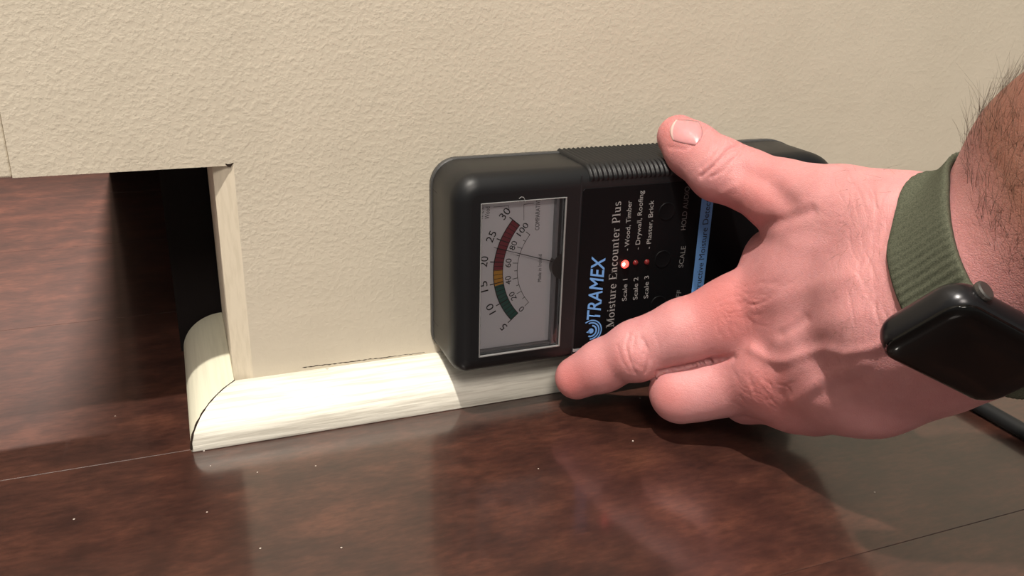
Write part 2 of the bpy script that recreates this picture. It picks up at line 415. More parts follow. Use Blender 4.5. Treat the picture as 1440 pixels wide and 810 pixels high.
GL = {   # stroke letters with slab ends: (points, thickness across x, thickness across y)
 'M': (1.05, [([(.15, 0), (.15, 1)], TN, TN), ([(.17, 1), (.5, .05)], TK, TN), ([(.5, .05), (.85, 1)], TN, TN), ([(.87, 0), (.87, 1)], TK, TN), _sf(.15, .02), _sf(.88, .02), _sf(.1, .98, .1), _sf(.92, .98, .1)]),
 'E': (.72, [([(.18, 0), (.18, 1)], TK, TN), ([(.05, .98), (.62, .98), (.62, .8)], TN, TN), ([(.18, .52), (.46, .52)], TN, TN), ([(.05, .02), (.64, .02), (.66, .22)], TN, TN)]),
 'P': (.66, [([(.18, 0), (.18, 1)], TK, TN), ([(.05, .98), (.34, .98)]+_arc(.34, .73, .24, .25, 90, -90)+[(.2, .48)], .09, TN), _sf(.18, .02)]),
 'o': (.6, [(_arc(.29, X/2, .22, X/2-.01, 0, 360, 20), TK*.85, TN)]), 'c': (.5, [(_arc(.27, X/2, .2, X/2-.01, 45, 315, 16), TK*.8, TN)]),
 'e': (.54, [(_arc(.27, X/2, .2, X/2-.01, 0, 315, 18), TK*.8, TN), ([(.08, X/2), (.46, X/2)], TN, TN)]),
 'i': (.32, [([(.16, 0), (.16, X)], TK, TN), _sf(.16, .02), _sf(.1, X-.02, .07), ([(.16, .86), (.16, .97)], TK, TN)]), 'l': (.32, [([(.16, 0), (.16, 1)], TK, TN), _sf(.16, .02), _sf(.1, .98, .07)]),
 's': (.46, [(_arc(.22, .49, .15, .15, 30, 250, 10)+_arc(.23, .17, .16, .155, 80, -150, 10), .10, TN)]), 't': (.38, [([(.16, .86), (.16, .12)]+_arc(.26, .12, .1, .1, 180, 300, 5), TK*.85, TN), ([(.02, X-.02), (.34, X-.02)], TN, TN)]),
 'u': (.64, [([(.16, X), (.16, .18)]+_arc(.29, .17, .13, .15, 180, 330, 6)+[(.48, .2)], TK*.8, TN), ([(.49, 0), (.49, X)], TK, TN), _sf(.1, X-.02, .07), _sf(.42, X-.02, .07), _sf(.54, .02, .06)]),
 'n': (.64, [([(.16, 0), (.16, X)], TK, TN), ([(.17, .48)]+_arc(.33, .5, .15, .14, 170, 0, 8)+[(.48, 0)], TK*.85, TN), _sf(.16, .02, .12), _sf(.48, .02, .12), _sf(.1, X-.02, .07)]),
 'r': (.46, [([(.16, 0), (.16, X)], TK, TN), ([(.17, .46)]+_arc(.3, .5, .12, .13, 160, 40, 5), TK*.8, TN), _sf(.17, .02, .13), _sf(.1, X-.02, .07)]), ' ': (.3, [])}
def serif(s_, p0, p1, h, y, m, parent):
    tot = sum(GL[c][0]+.06 for c in s_); p0 = np.array(p0, float); p1 = np.array(p1, float); d = p1-p0; L = np.linalg.norm(d); d /= L; n = np.array([-d[1], d[0]]); sx = L/tot
    V = []; Fc = []; x = 0
    for ch in s_:
        for pts, wx, wy in GL[ch][1]:
            q = np.array(pts, float); o = len(V)
            for i in range(len(q)):
                t = q[min(i+1, len(q)-1)]-q[max(i-1, 0)]; t /= max(np.hypot(*t), 1e-6); nn_ = np.array([-t[1], t[0]]); hw = (wx*abs(nn_[0])+wy*abs(nn_[1]))/2
                for sg in (-1, 1):
                    e = q[i]+nn_*hw*sg; w_ = p0+d*((x+e[0])*sx)+n*e[1]*h; V.append((w_[0], y, w_[1]))
            Fc += [(o+2*i, o+2*i+1, o+2*i+3, o+2*i+2) for i in range(len(q)-1)]
        x += GL[ch][0]+.06
    return part('lettering', V, Fc, m, parent)
txt('TRAMEX', pt(843.5, 448), pt(851.5, 359), 5.1, LY, INKBLUE, lab, shear=.25, bold=.012)
serif('Moisture Encounter Plus', pt(863, 459.5), pt(873.5, 282), 2.9, LY, INKW, lab)
for s, a, b in (('Scale 1', (881, 422.6), (882.3, 392)), ('Scale 2', (896.3, 421), (897.5, 389.5)), ('Scale 3', (911.3, 419), (912.5, 387.5)),
                ('- Wood, Timber', (884.5, 352), (888.5, 282)), ('- Drywall, Roofing', (899.5, 350.5), (905, 268)), ('- Plaster, Brick', (915, 349.5), (919.5, 281.5))):
    txt(s, pt(*a), pt(*b), 1.75, LY, INKW, lab)
txt('HOLD AUDIO', pt(964, 323), pt(970, 262), 1.9, LY, INKW2, lab)
txt('SCALE', pt(960.5, 376), pt(964.5, 346), 1.9, LY, INKW2, lab)
txt('ON/OFF', pt(950.5, 449), pt(958.5, 408), 1.9, LY, INKW2, lab)
# blue band
b0 = pt(972.5, 401); b1 = pt(991, 401); t0 = pt(987, 270); t1 = pt(1003.5, 270)
bx0 = (pt(975, 396)[0]+pt(986, 281)[0])/2; bx1 = (pt(991.5, 396)[0]+pt(1002, 281)[0])/2
part('blue_band', *box(bx0, bx1, LY-.02, LY+.1, 21, 79.3), INKBLUE, lab)
zc0 = pt(985, 395)[1]; zc1 = pt(996, 281)[1]
pitchz = (zc1-zc0)/20.3
txt('Non-Destructive Moisture Detector', (bx1-1.15, zc0-10.6*pitchz), (bx1-1.15, zc0+22.6*pitchz), 2.3, LY-.08, INK, lab)
# concentric logo
def arcstrip(c, r0, r1, a0, a1, y, n=24):
    V = []
    for a in np.linspace(a0, a1, n): V += [(c[0]+r0*math.cos(a), y, c[1]+r0*math.sin(a)), (c[0]+r1*math.cos(a), y, c[1]+r1*math.sin(a))]
    return V, [(2*i, 2*i+1, 2*i+3, 2*i+2) for i in range(n-1)]
lc = pt(831, 465.5)
u_ = abs(pt(846, 465)[0]-pt(831, 465)[0])/15
R_ = math.radians
logo = join(arcstrip(lc, 0, 3.6*u_, 0, 2*math.pi, LY), arcstrip(lc, 6.3*u_, 8.4*u_, R_(-115), R_(80), LY), arcstrip(lc, 10.2*u_, 12.0*u_, R_(-95), R_(110), LY), arcstrip(lc, 13.6*u_, 15.2*u_, R_(-75), R_(125), LY),
            ([(lc[0]-3.4*u_, LY, lc[1]+1*u_), (lc[0]-6.5*u_, LY, lc[1]-1*u_), (lc[0]-1*u_, LY, lc[1]-3.4*u_)], [(0, 1, 2)]))
part('wave_emblem', *logo, INKBLUE, lab)
# lamps and buttons
def dome(c, r, h, y, n=20, flat=0.0):
    V = []; Fc = []; L = 6
    for j in range(L):
        a = j/(L-1)*math.pi/2; rr = r*math.cos(a)*(1-flat)+r*flat if j < L-1 else .001; hh = h*math.sin(a)
        for k in range(n):
            t = 2*math.pi*k/n; V.append((c[0]+rr*math.cos(t), y-hh, c[1]+rr*math.sin(t)))
    for j in range(L-1):
        for k in range(n): Fc.append((j*n+k, j*n+(k+1) % n, (j+1)*n+(k+1) % n, (j+1)*n+k))
    return V, Fc
def led(px, py, r, m, lbl):
    c = pt(px, py); V, Fc = dome(c, r, r*.8, LY+.1)
    o = fixn(part('indicator_lamp', V, Fc, m, smooth=True)); o['label'] = lbl; return o
lt = led(878.8, 371.5, 1.45, LEDON, 'lit red indicator lamp')
V, Fc = dome(pt(877.8, 372.5, LY-1.2), .62, .25, LY-.85); c_ = part('lamp_core', V, Fc, LEDHOT, lt, smooth=True)
led(893.8, 369.5, 1.0, LEDOFF, 'unlit red indicator lamp'); led(909.7, 368.5, 1.0, LEDOFF, 'unlit red indicator lamp')
for (px, py) in ((938, 297.5), (932, 364.5), (926, 428)):
    c = pt(px, py)
    V = []; n = 36
    prf = [(3.2, 0), (3.1, -.16), (2.9, -.22), (2.7, -.14), (2.3, -.10), (.01, -.06)]
    for r, h in prf:
        for k in range(n): t = 2*math.pi*k/n; V.append((c[0]+r*math.cos(t), LY+.1+h, c[1]+r*math.sin(t)))
    Fc = [(j*n+k, j*n+(k+1) % n, (j+1)*n+(k+1) % n, (j+1)*n+k) for j in range(len(prf)-1) for k in range(n)]
    fixn(part('button', V, Fc, LABEL, smooth=True))

# dial ------------------------------------------------------------------
DY = -24.0
DC = (115.9, 150.7-97.1+1.0)
dx0, dx1, dz0, dz1 = WX0+.6, WX1-.2, WZ0+.3, WZ1-.2
dc = fixn(part('dial_card', *box(dx0, dx1-2.2, DY, DY+.8, dz0, dz1), WHITE))
def dpt(px, py): return P2(px, py, DY-.06)
s6 = 6.233
o_ = [(390, 248), (300, 345), (250, 470), (222, 600), (215, 700)]
o_ = [dpt(660+a/s6, 270+b/s6) for a, b in o_] + [dpt(660+a/s6, 380+b/s6) for a, b in [(215, 0), (225, 120), (262, 270), (310, 370), (362, 440)]]
i_ = [dpt(660+a/s6, 270+b/s6) for a, b in [(534, 377), (490, 430), (457, 495), (425, 600), (418, 690), (432, 780)]] + [dpt(660+a/s6, 380+b/s6) for a, b in [(428, 90), (455, 180), (520, 280)]]
def circ(P):
    q = np.array(P); A = np.c_[2*q, np.ones(len(q))]; c = np.linalg.lstsq(A, (q**2).sum(1), rcond=None)[0]
    return c[:2], math.sqrt(c[2]+c[0]**2+c[1]**2)
cO, RO = circ(o_); cI, RI = circ(i_); cc = (cO+cI)/2
RO = np.mean([np.hypot(*(np.array(p)-cc)) for p in o_]); RI = np.mean([np.hypot(*(np.array(p)-cc)) for p in i_])
ang = lambda p: math.atan2(p[1]-cc[1], -(p[0]-cc[0]))       # 0 = towards the left, + up
aT, aB = ang(dpt(660+395/s6, 270+255/s6)), ang(dpt(660+375/s6, 380+425/s6))
def pol(r, a): return (cc[0]-r*math.cos(a), cc[1]+r*math.sin(a))
def ring(r0, r1, a0, a1, y, n=16):
    V = []
    for a in np.linspace(a0, a1, n): p, q = pol(r0, a), pol(r1, a); V += [(p[0], y, p[1]), (q[0], y, q[1])]
    return V, [(2*i, 2*i+1, 2*i+3, 2*i+2) for i in range(n-1)]
BW = 3.15
NSEG = 25
at_ = lambda val: aB + (aT-aB)*((val-5)/25)
col = lambda v: INKG if v < 14 else (INKY if v < 17.9 else INKR)
for nm, a, b, m in (('green_band', 5, 14.4, INKG), ('amber_band', 14.4, 18.1, INKY), ('red_band', 18.1, 30, INKR)):
    part(nm, *ring(RO-BW, RO, at_(a), at_(b), DY-.06, 26), m, dc)
tk = [ring(RO-.12, RO+.16, aB, aT, DY-.10, 60), ring(RO-BW-.12, RO-BW+.1, aB, aT, DY-.10, 60)]
for k in range(26):
    a = at_(5+k); hw = .0035 if k % 5 else .006
    tk.append(ring(RO-BW, RO + (1.5 if k % 5 == 0 else 0), a-hw, a+hw, DY-.10, 2))
aI0, aI1 = ang(dpt(660+520/s6, 380+280/s6)), ang(dpt(660+534/s6, 270+377/s6))
tk.append(ring(RI-.08, RI+.08, aI0, aI1, DY-.10, 60))
for k in range(11):
    a = aI0+(aI1-aI0)*k/10; tk.append(ring(RI, RI+(1.8 if k % 2 == 0 else 1.0), a-.005, a+.005, DY-.10, 2))
part('scale_lines', *join(*tk), INK, dc)
def dtext(s, r, a, h, wd, m=INK):
    c = pol(r, a); d = np.array([math.sin(a), math.cos(a)]); n = np.array([-math.cos(a), math.sin(a)])
    p0 = np.array(c)-d*wd/2; p1 = np.array(c)+d*wd/2
    txt(s, p0, p1, h, DY-.10, m, dc, up=n)
for v_ in (5, 10, 15, 20, 25, 30): dtext(str(v_), RO+2.3, at_(v_), 2.55, 1.7 if v_ == 5 else 3.7)
for v_ in (0, 20, 40, 60, 80, 100): dtext(str(v_), RI+2.35, aI0+(aI1-aI0)*v_/100, 2.0, 1.45 if v_ == 0 else (3.0 if v_ < 100 else 4.6))
def d6(a, b, o=270): return dpt(660+a/s6, o+b/s6)
txt('Wood', d6(175, 235), d6(180, 128), 1.6, DY-.1, INKGREY, dc); txt('WME %', d6(122, 240), d6(128, 135), 1.6, DY-.1, INKGREY, dc)
txt('COMPARATIVE', d6(612, 332), d6(622, 60), 1.5, DY-.1, INKGREY, dc)
txt('Made in Ireland', d6(628, 785), d6(635, 545), 1.3, DY-.1, INKGREY, dc)
def line(a, b, w, y): 
    a = np.array(a); b = np.array(b); d = b-a; d /= np.linalg.norm(d); n = np.array([-d[1], d[0]])*w/2
    return [(q[0], y, q[1]) for q in (a-n, b-n, b+n, a+n)], [(0, 1, 2, 3)]
part('bracket_lines', *join(line(d6(210, 132), d6(345, 120), .14, DY-.1), line(d6(345, 120), d6(348, 155), .14, DY-.1), line(d6(478, 108), d6(478, 248), .14, DY-.1), line(d6(478, 108), d6(565, 98), .14, DY-.1)), INKGREY, dc)
# needle floats above the card
NY = DY-1.4
na, nb = P2(660+215/s6, 270+486/s6, NY), P2(660+735/s6, 270+611/s6, NY)
part('needle', *tube([(na[0], NY, na[1]), (nb[0], NY, nb[1])], [.09, .16], 6), INK)
pc = P2(660+812/s6, 270+655/s6, DY-2.4)
V, Fc = [], []
pv = []
for a in np.linspace(R_(90), R_(270), 24): pv.append((pc[0]+4.0*math.cos(a)*.9, pc[1]+4.3*math.sin(a)))
V, Fc = extr(pv, DY-2.4, DY, 'y'); fixn(part('needle_pivot_cover', V, Fc, mat('pivot_black', (.03, .03, .03), .3, .6)))
# clear window: rim frame of acrylic plus front pane
def frame(x0, x1, z0, z1, t, y0, y1):
    tx0, tx1, tz0, tz1 = t
    return join(box(x0, x0+tx0, y0, y1, z0, z1), box(x1-tx1, x1, y0, y1, z0, z1), box(x0+tx0, x1-tx1, y0, y1, z0, z0+tz0), box(x0+tx0, x1-tx1, y0, y1, z1-tz1, z1))
wf = fixn(part('window_rim', *frame(WX0+.02, WX1-.02, WZ0+.02, WZ1-.02, (.35, .5, .55, .35), FY-.35, FY+3), ACRYL2)); bevel(wf, .12, 1)
fixn(part('window_wall', *frame(WX0+.35, WX1-.5, WZ0+.55, WZ1-.35, (.25, .45, .4, .3), FY+1.2, DY+.9), ACRYL))
part('window_wall', *box(WX1-3.1, WX1-2.2, DY-2.2, DY+.9, WZ0+.6, WZ1-.4), ACRYL, )
part('window_wall', *box(WX0+.6, WX1-3.1, DY-1.6, DY+.3, WZ0+.95, WZ0+1.5), ACRYL2)
part('window_pane', *box(WX0+.36, WX1-.52, FY+.25, FY+.7, WZ0+.57, WZ1-.37), CLEAR)

fb = [onY(px, py, FY-.5) for px, py in ((730, 279.5), (733, 276.8), (736.5, 277.5), (738, 281), (739, 285))]
part('lint_fibre', *tube(fb, .07, 4), mat('lint', (.4, .4, .4), .8, .1))
# ---------------------------------------------------------------- hand and forearm: one implicit surface
def C3(px, py, z, rpx): return (*cam(px, py, z), rpx*z/F)
def cone(p, a, b):
    a_, r1 = np.array(a[:3]), a[3]; b_, r2 = np.array(b[:3]), b[3]
    ba = b_-a_; l2 = ba@ba; rr = r1-r2; a2 = l2-rr*rr; il2 = 1/l2
    pa = p-a_; y = pa@ba; z = y-l2; q = pa*l2-y[..., None]*ba; x2 = (q*q).sum(-1)
    y2 = y*y*l2; z2 = z*z*l2; k = np.sign(rr)*rr*rr*x2
    d = (np.sqrt(np.maximum(x2*a2*il2, 0))+y*rr)*il2-r1
    m2 = np.sign(y)*a2*y2 < k; m1 = np.sign(z)*a2*z2 > k
    d = np.where(m2, np.sqrt(x2+y2)*il2-r1, d); d = np.where(m1, np.sqrt(x2+z2)*il2-r2, d)
    return d
def smin(a, b, k):
    h = np.maximum(k-np.abs(a-b), 0)/k; return np.minimum(a, b)-h*h*k*.25
WA = np.array([.48, -.506, -.716]); WA /= np.linalg.norm(WA)
WV = np.array([.84, .415, .348]); WV -= WA*(WV@WA); WV /= np.linalg.norm(WV); WU = np.cross(WV, WA)
WR = np.array([*cam(1375, 476, 190)]) - WU*25.5; CO = np.array([*cam(1367, 486, 191)])    # watch centre, wrist centre
def wr(a, v, u, r): return (*(WR+WA*a+WV*v+WU*u), r)
CH = {
 'index': [C3(811, 531, 297, 30.5), C3(848, 514, 292, 36), C3(895, 491, 285, 40), C3(962, 466, 279, 45.5), C3(1036, 446, 275, 54)],
 'middle': [C3(956, 520, 313, 24), C3(960, 541, 298, 31), C3(957, 551.5, 283, 41.5), C3(985, 546, 282, 43.5), C3(1020, 538, 280, 46), C3(1088, 530, 268, 49)],
 'ring': [C3(1003, 522, 313, 23), C3(1030, 542, 298, 27), C3(1050, 560, 284, 34), C3(1115, 560, 270, 41)],
 'pinky': [C3(1062, 530, 306, 21), C3(1090, 558, 288, 27), C3(1150, 568, 264, 34)],
 'thumb': [C3(954.5, 192.5, 287, 30.5), C3(974, 211, 284, 37.5), C3(1012, 239, 277, 43.5), C3(1048, 252, 273, 41.5), C3(1100, 277, 264, 51), C3(1180, 300, 246, 66), C3(1268, 325, 229, 85)],
}
PALM = [
 [C3(1036, 446, 277, 54), C3(1150, 400, 252, 62), C3(1275, 350, 230, 88)],
 [C3(1085, 528, 266, 50), C3(1180, 465, 248, 64), C3(1285, 405, 229, 92)],
 [C3(1115, 556, 268, 44), C3(1200, 510, 246, 74), C3(1300, 450, 230, 92)],
 [C3(1150, 566, 262, 37), C3(1230, 530, 244, 68), C3(1312, 485, 233, 87)],
 [C3(1095, 368, 278, 50.5), C3(1190, 350, 250, 76)],
 [C3(1120, 420, 292, 60), C3(1240, 400, 250, 80)],
 [C3(1130, 500, 288, 60), C3(1240, 470, 250, 80)],
 [wr(-24, 6, -3, 16), wr(-6, 11, -4, 15.5)], [wr(-24, 7, 5, 15), wr(-6, 11, 6, 15.5)], [wr(-24, 20, -2, 17), wr(-6, 22, -3, 16.5)], [wr(-24, 20, 2, 16.5), wr(-6, 23, 3, 16)],
 [wr(-8, 11, -4, 15.5), wr(10, 13, -4.5, 17.5), wr(28, 12, -12, 23), wr(75, 11, -16, 27), wr(120, 12, -16, 29)], [wr(-8, 11, 6, 15.5), wr(10, 11, 6, 16), wr(28, 13, 4, 21), wr(120, 16, 2, 27)],
 [wr(-8, 22, -3, 16.5), wr(10, 24, -3, 17.5), wr(28, 24, -5, 21), wr(75, 26, -8, 26), wr(120, 26, -10, 28)], [wr(-8, 23, 3, 16.), wr(10, 23, 3, 16.5), wr(120, 26, 2, 27)],
]
BUMPS = [(C3(1034, 438, 273, 44)), (C3(1082, 520, 262, 38)), (C3(897, 500, 283, 36.5))]
def sdf(p):
    palm = None
    for ch in PALM:
        for a, b in zip(ch[:-1], ch[1:]):
            d = cone(p, a, b); palm = d if palm is None else smin(palm, d, 10.0)
    for b in BUMPS[:2]:
        d = np.sqrt(((p-np.array(b[:3]))**2).sum(-1))-b[3]; palm = smin(palm, d, 5.0)
    res = palm; fing = None
    for nm in ('pinky', 'ring', 'middle', 'index', 'thumb'):
        g = None; ch = CH[nm]
        for a, b in zip(ch[:-1], ch[1:]):
            d = cone(p, a, b); g = d if g is None else smin(g, d, 2.5)
        if nm == 'index':
            b = BUMPS[2]; g = smin(g, np.sqrt(((p-np.array(b[:3]))**2).sum(-1))-b[3], 2.5)
        fing = g if fing is None else smin(fing, g, .7)
    return smin(res, fing, 5.0)
def surface_nets(lo, hi, h):
    N = np.ceil((hi-lo)/h).astype(int)+1
    gx = [lo[i]+h*np.arange(N[i]) for i in range(3)]
    val = np.empty(N, np.float32)
    for i in range(N[0]):
        P = np.stack(np.meshgrid(gx[0][i:i+1], gx[1], gx[2], indexing='ij'), -1); val[i] = sdf(P)[0]
    s = val < 0
    corners = [(i, j, k) for i in (0, 1) for j in (0, 1) for k in (0, 1)]
    sl = lambda A, c: A[c[0]:A.shape[0]-1+c[0], c[1]:A.shape[1]-1+c[1], c[2]:A.shape[2]-1+c[2]]
    cnt = sum(sl(s, c).astype(np.int8) for c in corners); act = (cnt > 0) & (cnt < 8)
    idx = -np.ones(act.shape, np.int64); ids = np.argwhere(act); idx[tuple(ids.T)] = np.arange(len(ids))
    acc = np.zeros((len(ids), 3)); num = np.zeros(len(ids))
    for a in corners:
        for ax in range(3):
            if a[ax] == 1: continue
            b = list(a); b[ax] = 1
            va = val[tuple((ids+a).T)]; vb = val[tuple((ids+b).T)]; m = (va < 0) != (vb < 0)
            t = np.where(m, va/np.where(m, va-vb, 1), 0); q = np.tile(np.array(a, float), (len(ids), 1)); q[:, ax] = t
            acc[m] += q[m]; num[m] += 1
    V = lo + h*(ids + acc/num[:, None]); Q = []
    for ax in range(3):
        u, v_ = (ax+1) % 3, (ax+2) % 3
        a0 = [slice(None)]*3; a1 = [slice(None)]*3; a0[ax] = slice(0, -1); a1[ax] = slice(1, None)
        e = s[tuple(a0)] != s[tuple(a1)]; E = np.argwhere(e)
        E = E[(E[:, u] > 0) & (E[:, v_] > 0) & (E[:, u] < N[u]-1) & (E[:, v_] < N[v_]-1)]
        ins = s[tuple(E.T)]
        du = np.zeros(3, int); du[u] = 1; dv = np.zeros(3, int); dv[v_] = 1
        q = np.stack([idx[tuple((E-du-dv).T)], idx[tuple((E-dv).T)], idx[tuple(E.T)], idx[tuple((E-du).T)]], 1)
        q[~ins] = q[~ins][:, ::-1]; Q.append(q)
    return V, np.concatenate(Q)
def grad(p, e=.15):
    g = np.stack([sdf(p+np.eye(3)[i]*e)-sdf(p-np.eye(3)[i]*e) for i in range(3)], -1)/(2*e); return g
def snap(V, it=2):
    for _ in range(it):
        for s0 in range(0, len(V), 40000):
            q = V[s0:s0+40000]; g = grad(q); V[s0:s0+40000] = q - (sdf(q)/np.maximum((g*g).sum(-1), .3))[:, None]*g
    return V
allp = [c for ch in list(CH.values())+PALM for c in ch]
lo = np.min([np.array(c[:3])-c[3]-4 for c in allp], 0); hi = np.max([np.array(c[:3])+c[3]+4 for c in allp], 0)
HV, HQ = surface_nets(lo, hi, 1.9)
HV = snap(HV)
def subdiv(V, Q):
    n = len(V); E = np.stack([Q, np.roll(Q, -1, 1)], -1).reshape(-1, 2); Es = np.sort(E, 1)
    U, inv = np.unique(Es[:, 0]*n+Es[:, 1], return_inverse=True); em = (V[U//n]+V[U % n])/2; fc = V[Q].mean(1)
    ei = (n+inv.reshape(-1, 4)); fi = n+len(U)+np.arange(len(Q)); out = []
    for k in range(4): out.append(np.stack([Q[:, k], ei[:, k], fi, ei[:, (k-1) % 4]], 1))
    return np.concatenate([V, em, fc]), np.concatenate(out)
for _ in range(2): HV, HQ = subdiv(HV, HQ)
HV = snap(HV, 1)
# --- sculpting strokes: (points in picture coordinates, width, depth; + is raised), applied to the skin that faces the room
def seg_dist(P, pts):
    best = np.full(len(P), 1e9)
    for a, b in zip(pts[:-1], pts[1:]):
        a = np.array(a, float); b = np.array(b, float); d = b-a; t = np.clip(((P-a)@d)/(d@d), 0, 1)
        best = np.minimum(best, np.hypot(*(P-a-t[:, None]*d).T))
    return best
STROKES = [
 ([(986, 236), (997, 221), (1009, 206), (1017, 199)], 2.8, -.38), ([(986, 248), (1004, 233), (1016, 220), (1024, 210), (1039, 204)], 3.2, -.6),
 ([(1000, 249), (1016, 241), (1027, 228), (1041, 213)], 2.6, -.34), ([(1046, 240), (1075, 252), (1104, 284)], 17, -1.3), ([(1015, 272), (1032, 262)], 5, .25),
 ([(885, 470), (880, 486), (884, 503), (893, 524)], 2.6, -.36), ([(903, 477), (911, 492), (913, 505), (908, 524)], 2.6, -.36),
 ([(893, 474), (890, 486), (893, 500)], 2.4, -.2), ([(868, 486), (873, 505), (884, 522)], 2.4, -.18), ([(897, 500), (900, 510), (897, 516)], 9, .35),
 ([(921, 470), (928, 490), (926, 512)], 2.6, -.12), ([(925, 524), (960, 517), (998, 508)], 3.0, -.9), ([(998, 508), (1030, 503)], 5, -.6),
 ([(1040, 500), (1075, 520), (1100, 522)], 13, -.15),
 ([(1059, 492), (1078, 503), (1092, 508), (1107, 507), (1125, 500), (1145, 494), (1162, 491), (1188, 497), (1225, 490), (1262, 475), (1290, 468)], 8, .7),
 
 ([(1118, 566), (1130, 555), (1141, 543), (1160, 531), (1190, 519), (1215, 512)], 9, .5), ([(1150, 558), (1175, 546), (1210, 536)], 9, -.5),
 ([(1098, 556), (1112, 545), (1126, 530)], 8, -.15),
 ([(1100, 470), (1114, 462), (1132, 449)], 8, -.6), ([(1062, 432), (1120, 410), (1200, 385)], 12, .35), ([(1090, 478), (1150, 462), (1220, 440)], 12, .25), ([(1085, 450), (1140, 434), (1200, 415)], 12, -.22),
 ([(1095, 330), (1120, 345), (1150, 350)], 16, .5), ([(1072, 316), (1095, 312), (1140, 296)], 9, -.75),
 ([(1237, 505), (1290, 490), (1335, 540)], 12, -.3), ([(941, 207), (965, 210), (985, 197), (994, 182)], 2.6, -.22),
]
rs = np.random.default_rng(11)
def wrinkles(n, cx, cy, rx, ry, ang, L, dp, wd=1.8):     # short curved skin folds, all within a patch
    for _ in range(n):
        x = cx+rs.normal()*rx*.5; y = cy+rs.normal()*ry*.5; a = ang+rs.normal()*.22; l = L*rs.uniform(.6, 1.3); c_ = rs.normal()*.12
        pts = [(x+math.cos(a)*t*l-math.sin(a)*c_*l*(1-4*t*t), y+math.sin(a)*t*l+math.cos(a)*c_*l*(1-4*t*t)) for t in (-.5, -.17, .17, .5)]
        STROKES.append((pts, wd, dp*rs.uniform(.5, 1.2)))
wrinkles(34, 1045, 425, 60, 34, -.15, 34, -.10); wrinkles(26, 1030, 455, 40, 30, 1.2, 22, -.07)
wrinkles(34, 1070, 545, 40, 30, .75, 20, -.10); wrinkles(18, 1065, 540, 36, 26, 2.2, 18, -.07)
wrinkles(10, 900, 500, 14, 22, 1.5, 22, -.10); wrinkles(12, 1030, 232, 26, 22, -.95, 26, -.10)
wrinkles(34, 1215, 360, 30, 130, 1.42, 44, -.10, 2.0); wrinkles(14, 1160, 300, 60, 40, .4, 26, -.06)
wrinkles(16, 1240, 440, 14, 50, 1.5, 30, -.10)
G = grad(HV); G /= np.linalg.norm(G, axis=1)[:, None]
px_ = np.stack([HV[:, 0]/HV[:, 2]*F+CX, HV[:, 1]/HV[:, 2]*F+CY], 1)
vd = HV/np.linalg.norm(HV, axis=1)[:, None]; facing = np.clip(-(G*vd).sum(1)*4, 0, 1)
disp = np.zeros(len(HV)); near = facing > 0
for pts, wd, dp in STROKES:
    q = np.array(pts); mk = near & (px_[:, 0] > q[:, 0].min()-3*wd) & (px_[:, 0] < q[:, 0].max()+3*wd) & (px_[:, 1] > q[:, 1].min()-3*wd) & (px_[:, 1] < q[:, 1].max()+3*wd)
    ii = np.where(mk)[0]; d = seg_dist(px_[ii], pts); disp[ii] += dp*np.exp(-(d/wd)**2)*facing[ii]
HN = G
HV2 = HV + HN*disp[:, None]
WH = c2w(HV2)
# redness (true skin colour): knuckles, finger tips, thumb
red = np.zeros(len(HV))
for (x, y, r, a) in [(1030, 440, 55, .7), (1070, 545, 42, .5), (800, 540, 35, .8), (945, 185, 40, .6), (1060, 290, 40, .35), (940, 560, 30, .5), (985, 400, 60, .3), (870, 520, 40, .4), (1100, 590, 60, .4), (1060, 235, 60, .25)]:
    red += a*np.exp(-((px_[:, 0]-x)**2+(px_[:, 1]-y)**2)/r**2)
red = np.clip(red, 0, 1)
arm = np.clip(((HV-WR)@WA-5)/18, 0, 1)
SKIN = mat('skin', (.70, .38, .32), .5, .42, sss=.18)
v = coords(SKIN)
ra = nd(SKIN, 'ShaderNodeAttribute', _attribute_name='redness'); aa = nd(SKIN, 'ShaderNodeAttribute', _attribute_name='tan')
mott = noise(SKIN, v, 110, 4, .6)
c = mix(SKIN, mott, (.47, .19, .193), (.59, .285, .285))
c = mix(SKIN, ra.outputs['Fac'], c, (.48, .14, .13))
c = mix(SKIN, aa.outputs['Fac'], c, (.20, .083, .058))  # forearm tan, with shade and hair darkening put into the colour
lk(SKIN, c, pr(SKIN).inputs['Base Color'])
vo = nd(SKIN, 'ShaderNodeTexVoronoi', Scale=1100, _feature='DISTANCE_TO_EDGE'); lk(SKIN, v, vo.inputs['Vector'])
nn = bump(SKIN, ramp(SKIN, vo.outputs['Distance'], [(0, (0, 0, 0)), (.18, (1, 1, 1))]), .4, .00015)
nn = bump(SKIN, noise(SKIN, v, 500, 4, .65), .45, .0004, nn)
lk(SKIN, nn, pr(SKIN).inputs['Normal'])
hc = c2w(np.array(C3(1150, 450, 250, 1)[:3]))
hand = mesh('person', WH, HQ, SKIN, smooth=True, label='right hand and hairy forearm reaching in, holding the black meter to the wall', category='person')
for nm, arr in (('redness', red), ('tan', arm)):
    at = hand.data.attributes.new(nm, 'FLOAT', 'POINT'); at.data.foreach_set('value', arr.astype(np.float32))
